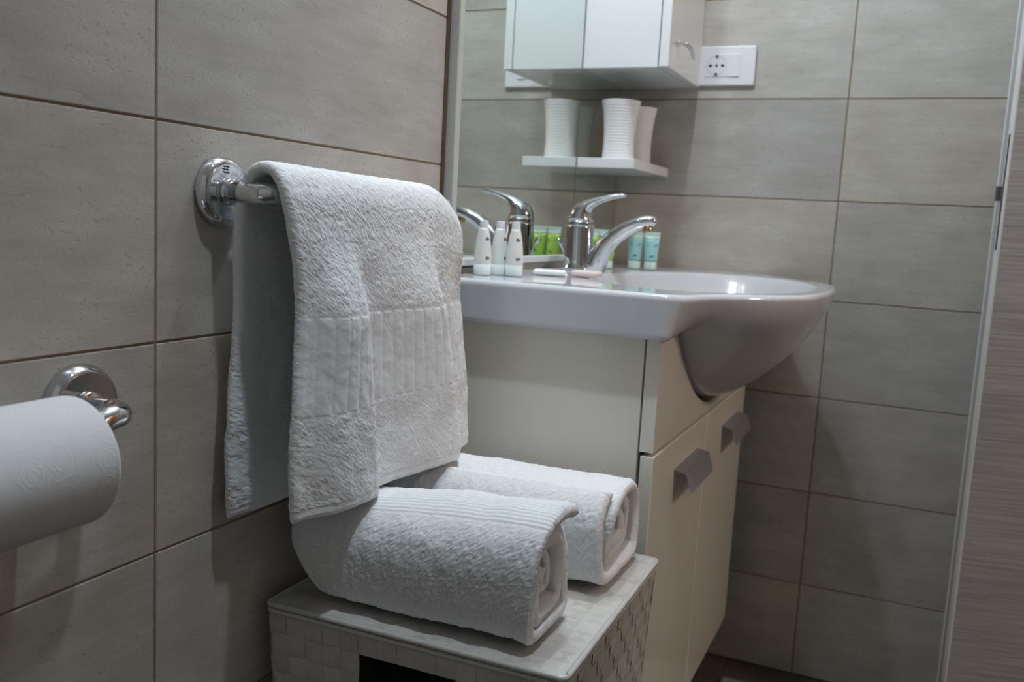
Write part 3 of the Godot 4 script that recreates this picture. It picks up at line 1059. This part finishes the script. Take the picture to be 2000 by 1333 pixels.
func towel_bar() -> void:
	var t := thing("towel_bar", "chrome towel bar with round wall plate, holding the hanging towel", "towel bar", Vector3(0, 0.9405, 1.2435))
	var wall := Transform3D(Basis(Vector3(0, 0, -1), Vector3(1, 0, 0), Vector3(0, -1, 0)), Vector3(0.0005, 0, 0))
	var ros := part(Geo.new().lathe([Vector2(0, 0), Vector2(0.0335, 0), Vector2(0.0338, 0.003), Vector2(0.0335, 0.006), Vector2(0.0322, 0.009), Vector2(0.0300, 0.0115), Vector2(0.0275, 0.0128), Vector2(0.0262, 0.0128), Vector2(0.0250, 0.0120), Vector2(0.0120, 0.0125), Vector2(0.0, 0.0128)], 56, wall), "wall_plate", M.chrome, t)
	var marks := Geo.new()   # the small emblem of wavy lines
	for c in 2:
		for r in 4:
			var path := []
			for k in 9:
				path.append(Vector3(0.0131, 0.0185 + 0.0028 * r + 0.0007 * sin(k * PI / 4.0), 0.0085 - 0.0046 * c - 0.0038 * k / 8.0))
			marks.tube(path, path.map(func(_q): return 0.00045), 6)
	part(marks, "emblem", mat(Color(0.16, 0.16, 0.17), 0.5), ros)
	part(Geo.new().lathe([Vector2(0, 0.012), Vector2(0.0128, 0.012), Vector2(0.0136, 0.014), Vector2(0.0130, 0.0168), Vector2(0.0105, 0.0180), Vector2(0, 0.018)], 32, wall), "collar", M.chrome, t)
	var path := [Vector3(0.014, 0, 0), Vector3(0.034, 0, 0), Vector3(0.046, 0, -0.001)]
	for k in 7:
		var a := PI / 2 * k / 6.0
		path.append(Vector3(0.048 + 0.014 * sin(a), 0, -0.001 - 0.014 * (1.0 - cos(a))))
	path.append(Vector3(0.062, 0, -0.20))
	path.append(Vector3(0.062, 0, -0.345))
	var rr := []
	for q in path:
		rr.append(0.0112)
	part(Geo.new().tube(path, rr, 24), "bar", M.chrome, t)


# the hanging towel: sheet point for (u along the cloth from the back hem over the bar to the front hem, w across, side of the thickness)
var tw_len := []
var tw_pts := []


func towel_profile() -> void:
	# middle of the doubled cloth in (x, y)
	tw_pts = catmull([Vector2(0.0205, 0.621), Vector2(0.0195, 0.70), Vector2(0.0205, 0.80), Vector2(0.0225, 0.88), Vector2(0.028, 0.930), Vector2(0.040, 0.957), Vector2(0.055, 0.9655), Vector2(0.070, 0.9605), Vector2(0.0805, 0.940), Vector2(0.0855, 0.90), Vector2(0.0890, 0.83), Vector2(0.0915, 0.75), Vector2(0.0940, 0.68), Vector2(0.0955, 0.628)], 260)


func towel_at(u: float, w: float, side: float, nz: FastNoiseLite) -> Array:
	var f := u * (tw_pts.size() - 1)
	var i := mini(int(f), tw_pts.size() - 2)
	var q: Vector2 = tw_pts[i].lerp(tw_pts[i + 1], f - i)
	var d: Vector2 = (tw_pts[mini(i + 2, tw_pts.size() - 1)] - tw_pts[maxi(i - 1, 0)]).normalized()
	var m := Vector2(d.y, -d.x)     # points away from the inside: up on the back, +x on the front
	if u < 0.5:
		m = Vector2(d.y, -d.x)
	m = -m
	var front := smoothstep(0.52, 0.72, u)
	var drop := clampf((0.955 - q.y) / 0.33, 0.0, 1.0)
	# folds down the front: a plump near edge, a crease, a panel turned to the room, a far fold
	var near := 1.245 + 0.004 * sin(q.y * 21.0) - 0.012 * (1.0 - drop) * front
	var far := 0.905 - 0.045 * smoothstep(0.0, 0.9, drop) * front - 0.02 * (1.0 - front)
	if front > 0.0:
		near -= 0.004 * drop * front
	var z := lerpf(near, far, w)
	var fold := 0.0
	var cr := 0.265 + 0.10 * drop
	fold += 0.020 * (smoothstep(0.0, 0.16, w) * (1.0 - smoothstep(cr - 0.075, cr + 0.03, w)))
	var rd := 0.68 + 0.13 * drop
	fold += 0.021 * smoothstep(cr, rd, w) * (1.0 - smoothstep(rd - 0.02, rd + 0.09, w))
	fold -= 0.006 * smoothstep(0.88, 1.0, w)
	fold *= front * smoothstep(0.05, 0.45, drop)
	var back_fold := 0.004 * sin(w * 9.0) * (1.0 - front) * drop
	var rough := nz.get_noise_3d(z * 16.0, q.y * 12.0, u * 3.0) * 0.0028 * (0.3 + drop) + nz.get_noise_3d(z * 90.0, q.y * 90.0, u * 9.0) * 0.0006
	var th := 0.0105
	# the far end slumps at the top corner
	var slump := -0.030 * pow(clampf((w - 0.80) / 0.20, 0.0, 1.0), 2.0) * (1.0 - smoothstep(0.0, 0.4, drop)) - 0.006 * w * (1.0 - drop)
	var rib := 0.0
	if u > 0.6 and side > 0.4 and q.y < 0.823 and q.y > 0.727:
		rib = -0.0012 + 0.0020 * pow(absf(sin(w * PI * 20.0)), 0.32)
	var h := th / 2 * side + rough + rib
	var x := q.x + m.x * h + fold + back_fold
	var y := q.y + m.y * h + slump
	# the hem sways: the near corner hangs lower than the middle of the back layer
	return [Vector3(x, y, z), Vector3(m.x, m.y, 0) * signf(side)]


func hanging_towel() -> void:
	towel_profile()
	var nz := noise(1.0, 3, 31)
	var t := thing("hand_towel", "thick white hand towel with a ribbed band, draped over the towel bar", "towel")
	var nu := 560
	var nw := 285
	var nb := 150
	var ne := 7
	var K := nw + 1 + nb + 1 + 2 * ne
	var p := PackedVector3Array()
	var tx := PackedVector2Array()
	for i in range(-3, nu + 3):
		var ii := clampi(i, 0, nu - 1)
		var u := ii / (nu - 1.0)
		var out := 0
		if i < 0:
			out = -i
		elif i >= nu:
			out = i - nu + 1
		var sq: float = [1.0, 0.86, 0.5, 0.0][out]
		var ext := 0.005 * sin(acos(sq))
		for k in K:
			var w := 0.0
			var side := 0.0
			if k <= nw:
				w = 0.014 + 0.972 * k / nw
				side = 1.0
			elif k <= nw + ne:
				var a := PI * (k - nw) / (ne + 1.0)
				w = 0.986 + 0.016 * sin(a)
				side = cos(a)
			elif k <= nw + ne + nb + 1:
				w = 0.986 - 0.972 * (k - nw - ne - 1) / nb
				side = -1.0
			else:
				var a := PI * (k - nw - ne - nb - 1) / (ne + 1.0)
				w = 0.014 - 0.016 * sin(a)
				side = -cos(a)
			var r := towel_at(u, w, side * sq, nz)
			var q: Vector3 = r[0]
			if side > -0.99 or u < 0.55:
				var plain := 1.0
				if u > 0.6 and side > 0.4:
					plain = 1.0 - 0.85 * smoothstep(0.829, 0.822, q.y) * smoothstep(0.721, 0.728, q.y)
				if u > 0.985 or u < 0.012:
					plain = 0.2
				var nr: Vector3 = r[1]
				if absf(side) < 0.98:
					nr += Vector3(0, 0, 1.0 if w < 0.5 else -1.0) * (1.0 - absf(side)) * 1.5
				q += nr.normalized() * pile(w * 0.36 + side * 0.012, u * 0.73) * plain
			p.append(q - Vector3(0, ext, 0))
			tx.append(Vector2(w * 0.36, u * 0.73) * 14.0)
	var g := Geo.new()
	g.grid(p, K, nu + 6, true, false, true, false, tx)
	part(g, "cloth", M.towel, t)


# ------------------------------------------------------------------ toilet paper
func paper_holder() -> void:
	var t := thing("toilet_roll_holder", "chrome toilet roll holder with a round plate on the left wall", "toilet roll holder", Vector3(0, 0.756, 1.409))
	var wall := Transform3D(Basis(Vector3(0, 0, -1), Vector3(1, 0, 0), Vector3(0, -1, 0)), Vector3(0.0005, 0, 0))
	part(Geo.new().lathe([Vector2(0, 0), Vector2(0.0352, 0), Vector2(0.0355, 0.003), Vector2(0.0350, 0.006), Vector2(0.0335, 0.009), Vector2(0.0318, 0.0112), Vector2(0.0302, 0.0124), Vector2(0.0292, 0.0127), Vector2(0.0284, 0.0124), Vector2(0.0120, 0.0122), Vector2(0.0, 0.0122)], 56, wall), "wall_plate", M.chrome, t)
	part(Geo.new().lathe([Vector2(0, 0.012), Vector2(0.0128, 0.012), Vector2(0.0134, 0.014), Vector2(0.0125, 0.017), Vector2(0, 0.0175)], 32, wall), "collar", M.chrome, t)
	var path := [Vector3(0.014, 0, 0), Vector3(0.030, 0, 0)]
	for k in 7:
		var a := PI / 2 * k / 6.0
		path.append(Vector3(0.041 + 0.014 * sin(a), 0, 0.014 * (1.0 - cos(a))))
	path.append(Vector3(0.0555, -0.002, 0.024))
	path.append(Vector3(0.056, -0.008, 0.036))
	path.append(Vector3(0.0565, -0.0125, 0.048))
	path.append(Vector3(0.0565, -0.0125, 0.165))
	var rr := []
	for k in path.size():
		rr.append(0.0105 if k < path.size() - 3 else [0.009, 0.0065, 0.0065][k - path.size() + 3])
	part(Geo.new().tube(path, rr, 24), "arm", M.chrome, t)
	# the roll hangs from the arm by its core
	var r := thing("toilet_roll", "white embossed toilet paper roll on the chrome holder", "toilet paper", Vector3(0.0565, 0.7300, 1.4605))
	var fwd := Basis(Vector3(1, 0, 0), Vector3(0, 0, 1), Vector3(0, -1, 0))
	var pm: StandardMaterial3D = M.paper.duplicate()
	pm.heightmap_enabled = true
	pm.heightmap_scale = 0.035
	pm.heightmap_texture = picture(1024, 384, func(x: int, y: int):
		# scattered embossed flowers: rings and petals
		var best := 0.0
		for once in 1:
			var cell := Vector2(floorf(x / 93.0), floorf(y / 96.0))
			var c := Vector2((cell.x + 0.5) * 93.0 + 16.0 * sin(cell.x * 7.3 + cell.y * 3.1), (cell.y + 0.5) * 96.0 + 18.0 * cos(cell.x * 5.1 + cell.y * 8.7))
			var d := Vector2(x, y) - c
			var l := d.length()
			if l < 60.0:
				var a := d.angle()
				for ring: float in [8.0, 19.0, 31.0, 43.0]:
					var e := absf(l - ring * (1.0 + 0.09 * sin(a * (3.0 + floorf(ring / 15.0)) + ring)) - 4.0 * a / PI)
					best = maxf(best, smoothstep(3.0, 0.3, e) * smoothstep(-0.9, -0.2, sin(a * 2.0 + ring * 0.35)))
		return 0.5 + 0.4 * best, false)
	pm.uv1_scale = Vector3(1.0, 8.6, 1)
	var prof := [Vector2(0.0215, 0.0), Vector2(0.047, 0.0), Vector2(0.047, 0.0), Vector2(0.0490, 0.0008), Vector2(0.0495, 0.003), Vector2(0.0495, 0.1), Vector2(0.0490, 0.1022), Vector2(0.047, 0.103), Vector2(0.047, 0.103), Vector2(0.0215, 0.103), Vector2(0.0215, 0.103), Vector2(0.0215, 0.0)]
	part(Geo.new().lathe(prof, 72, Transform3D(fwd, Vector3.ZERO)), "paper", pm, r)
	part(Geo.new().lathe([Vector2(0.0203, 0.0), Vector2(0.0214, 0.0), Vector2(0.0214, 0.103), Vector2(0.0203, 0.103), Vector2(0.0203, 0.0)], 40, Transform3D(fwd, Vector3.ZERO)), "core", M.card, r)


# ------------------------------------------------------------------ toiletries on the washbasin
func scribble(c: Vector3, right: Vector3, up: Vector3, w: float, h: float, sd: int, waves := 3.0) -> Geo:
	# an illegible printed mark: a looping line of ink
	var path := []
	for k in 25:
		var u := k / 24.0
		path.append(c + right * (w * (u - 0.5) + 0.12 * w * sin(u * TAU * waves + sd)) + up * (h * 0.5 * cos(u * TAU * waves * 0.8 + sd * 1.7) * (1.0 - 0.5 * u)))
	return Geo.new().tube(path, path.map(func(_q): return 0.0005), 5)


func toiletries() -> void:
	var prof := [Vector2(0.0132, 0.016), Vector2(0.0130, 0.026), Vector2(0.0121, 0.038), Vector2(0.0108, 0.049), Vector2(0.0092, 0.059), Vector2(0.0076, 0.066), Vector2(0.0066, 0.0695), Vector2(0.0, 0.0697)]
	var at := [Vector3(0.036, 0.8455, 0.722), Vector3(0.048, 0.8455, 0.690), Vector3(0.0745, 0.8455, 0.692)]
	var says := ["white tapered toiletry bottle beside the hanging towel, first of the three", "white tapered toiletry bottle between the two others", "white tapered toiletry bottle nearest the tap, last of the three"]
	var b: Node3D
	for k in 3:
		if k == 0:
			b = thing("toiletry_bottle", says[0], "bottle", at[0], "white bottles on the washbasin")
			part(Geo.new().lathe(prof, 28), "body", M.bottle, b)
			part(Geo.new().lathe([Vector2(0, 0), Vector2(0.0122, 0), Vector2(0.0130, 0.0012), Vector2(0.0133, 0.016), Vector2(0, 0.0162)], 28), "base", M.bottle_base, b)
			part(Geo.new().lathe([Vector2(0, 0.069), Vector2(0.0064, 0.069), Vector2(0.0066, 0.070), Vector2(0.0062, 0.0795), Vector2(0.0056, 0.0803), Vector2(0, 0.0803)], 22), "cap", M.plastic, b)
			var dir := Vector3(0.86, 0, 0.5)
			var rt := Vector3(0.5, 0, -0.86)
			part(scribble(Vector3(0, 0.0535, 0) + dir * 0.0103, rt, Vector3.UP, 0.006, 0.006, 1), "printed_mark", M.ink, b)
			part(scribble(Vector3(0, 0.0250, 0) + dir * 0.0131, rt, Vector3.UP, 0.006, 0.005, 2), "printed_mark", M.ink, b)
		else:
			var c: Node3D = b.duplicate()
			c.name = "toiletry_bottle_%03d" % k
			add_child(c, true)
			c.position = at[k]
			c.rotation.y = [0.0, 0.25, -0.2][k]
			c.set_meta("label", says[k])
	tubes()
	# wrapped soaps lying on the deck
	var s := thing("soap_bar", "small white wrapped soap lying flat before the tap", "soap", Vector3(0.096, 0.8455, 0.600), "wrapped soaps on the washbasin")
	s.rotation.y = 0.35
	part(Geo.new().box(Vector3(-0.026, 0, -0.017), Vector3(0.026, 0.0085, 0.017), 0.004), "wrapper", M.soap, s)
	part(Geo.new().box(Vector3(-0.012, 0.0080, -0.010), Vector3(0.012, 0.0089, 0.010), 0.0004), "sticker", M.plastic, s)
	var s2 := thing("soap_bar", "pinkish wrapped soap lying beside the foot of the tap", "soap", Vector3(0.148, 0.8455, 0.570), "wrapped soaps on the washbasin")
	s2.rotation.y = -0.15
	part(Geo.new().box(Vector3(-0.022, 0, -0.016), Vector3(0.022, 0.0095, 0.016), 0.0045), "wrapper", M.pink_soap, s2)


func tube_body(g: Geo, y0: float, y1: float, steps := 12) -> Geo:
	# round below, pressed flat above
	var p := PackedVector3Array()
	var segs := 28
	for j in range(-1, steps + 2):
		var u := clampf(float(j) / steps, 0, 1)
		var full := clampf((lerpf(y0, y1, u) - 0.016) / 0.056, 0, 1)
		var wx := lerpf(0.0132, 0.0158, full)
		var wz := maxf(0.0132 * sqrt(maxf(1.0 - pow(full / 0.86, 1.6), 0.0)), 0.0009)
		for i in segs + 1:
			var a := TAU * i / segs
			var k := 0.0 if j < 0 or j > steps else 1.0
			p.append(Vector3(wx * cos(a) * k, lerpf(y0, y1, u), wz * sin(a) * k))
	g.grid(p, segs + 1, steps + 3, false, false, true, false, PackedVector2Array(), true)
	return g


func make_tube(called: String, label: String, at: Vector3, turn: float, liquid: Material, ink: Material, group: String) -> Node3D:
	var t := thing(called, label, "tube", at, group)
	t.rotation.y = turn
	part(Geo.new().lathe([Vector2(0, 0), Vector2(0.0120, 0), Vector2(0.0126, 0.001), Vector2(0.0128, 0.0158), Vector2(0, 0.016)], 28), "cap", M.clear_cap, t)
	part(tube_body(Geo.new(), 0.016, 0.060), "body", liquid, t)
	part(tube_body(Geo.new(), 0.060, 0.074, 5), "crimp", M.clear_cap, t)
	part(scribble(Vector3(0.001, 0.050, 0.0072), Vector3.RIGHT, Vector3.UP, 0.017, 0.0035, 3, 5.0), "printed_mark", ink, t)
	part(scribble(Vector3(0.001, 0.0465, 0.0085), Vector3.RIGHT, Vector3.UP, 0.016, 0.003, 4, 5.0), "printed_mark", ink, t)
	part(scribble(Vector3(0.001, 0.026, 0.0128), Vector3.RIGHT, Vector3.UP, 0.009, 0.006, 5, 3.0), "printed_mark", ink, t)
	return t


func tubes() -> void:
	make_tube("toiletry_tube", "teal toiletry tube standing on its cap, nearer the tap", Vector3(0.1065, 0.8455, 0.170), 0.25, M.teal, M.teal_ink, "teal tubes on the washbasin")
	make_tube("toiletry_tube", "teal toiletry tube standing on its cap, farther from the tap", Vector3(0.1380, 0.8455, 0.163), 0.30, M.teal, M.teal_ink, "teal tubes on the washbasin")
	make_tube("toiletry_tube", "lime green toiletry tube just behind the tap spout", Vector3(0.0745, 0.8455, 0.252), 0.2, M.lime, M.lime_ink, "green tubes on the washbasin")
	make_tube("toiletry_tube", "lime green toiletry tube behind the tap, closest to the mirror", Vector3(0.0430, 0.8455, 0.255), 0.15, M.lime, M.lime_ink, "green tubes on the washbasin")


func floor_mat() -> void:
	var t := thing("bath_mat", "pale grey mat on the dark floor beside the vanity doors", "mat", Vector3(0.0, 0, 0.0))
	t.rotation.y = 0.0
	part(Geo.new().box(Vector3(0.341, 0.0005, 0.104), Vector3(0.80, 0.009, 0.60), 0.004), "cloth", M.mat_cloth, t)
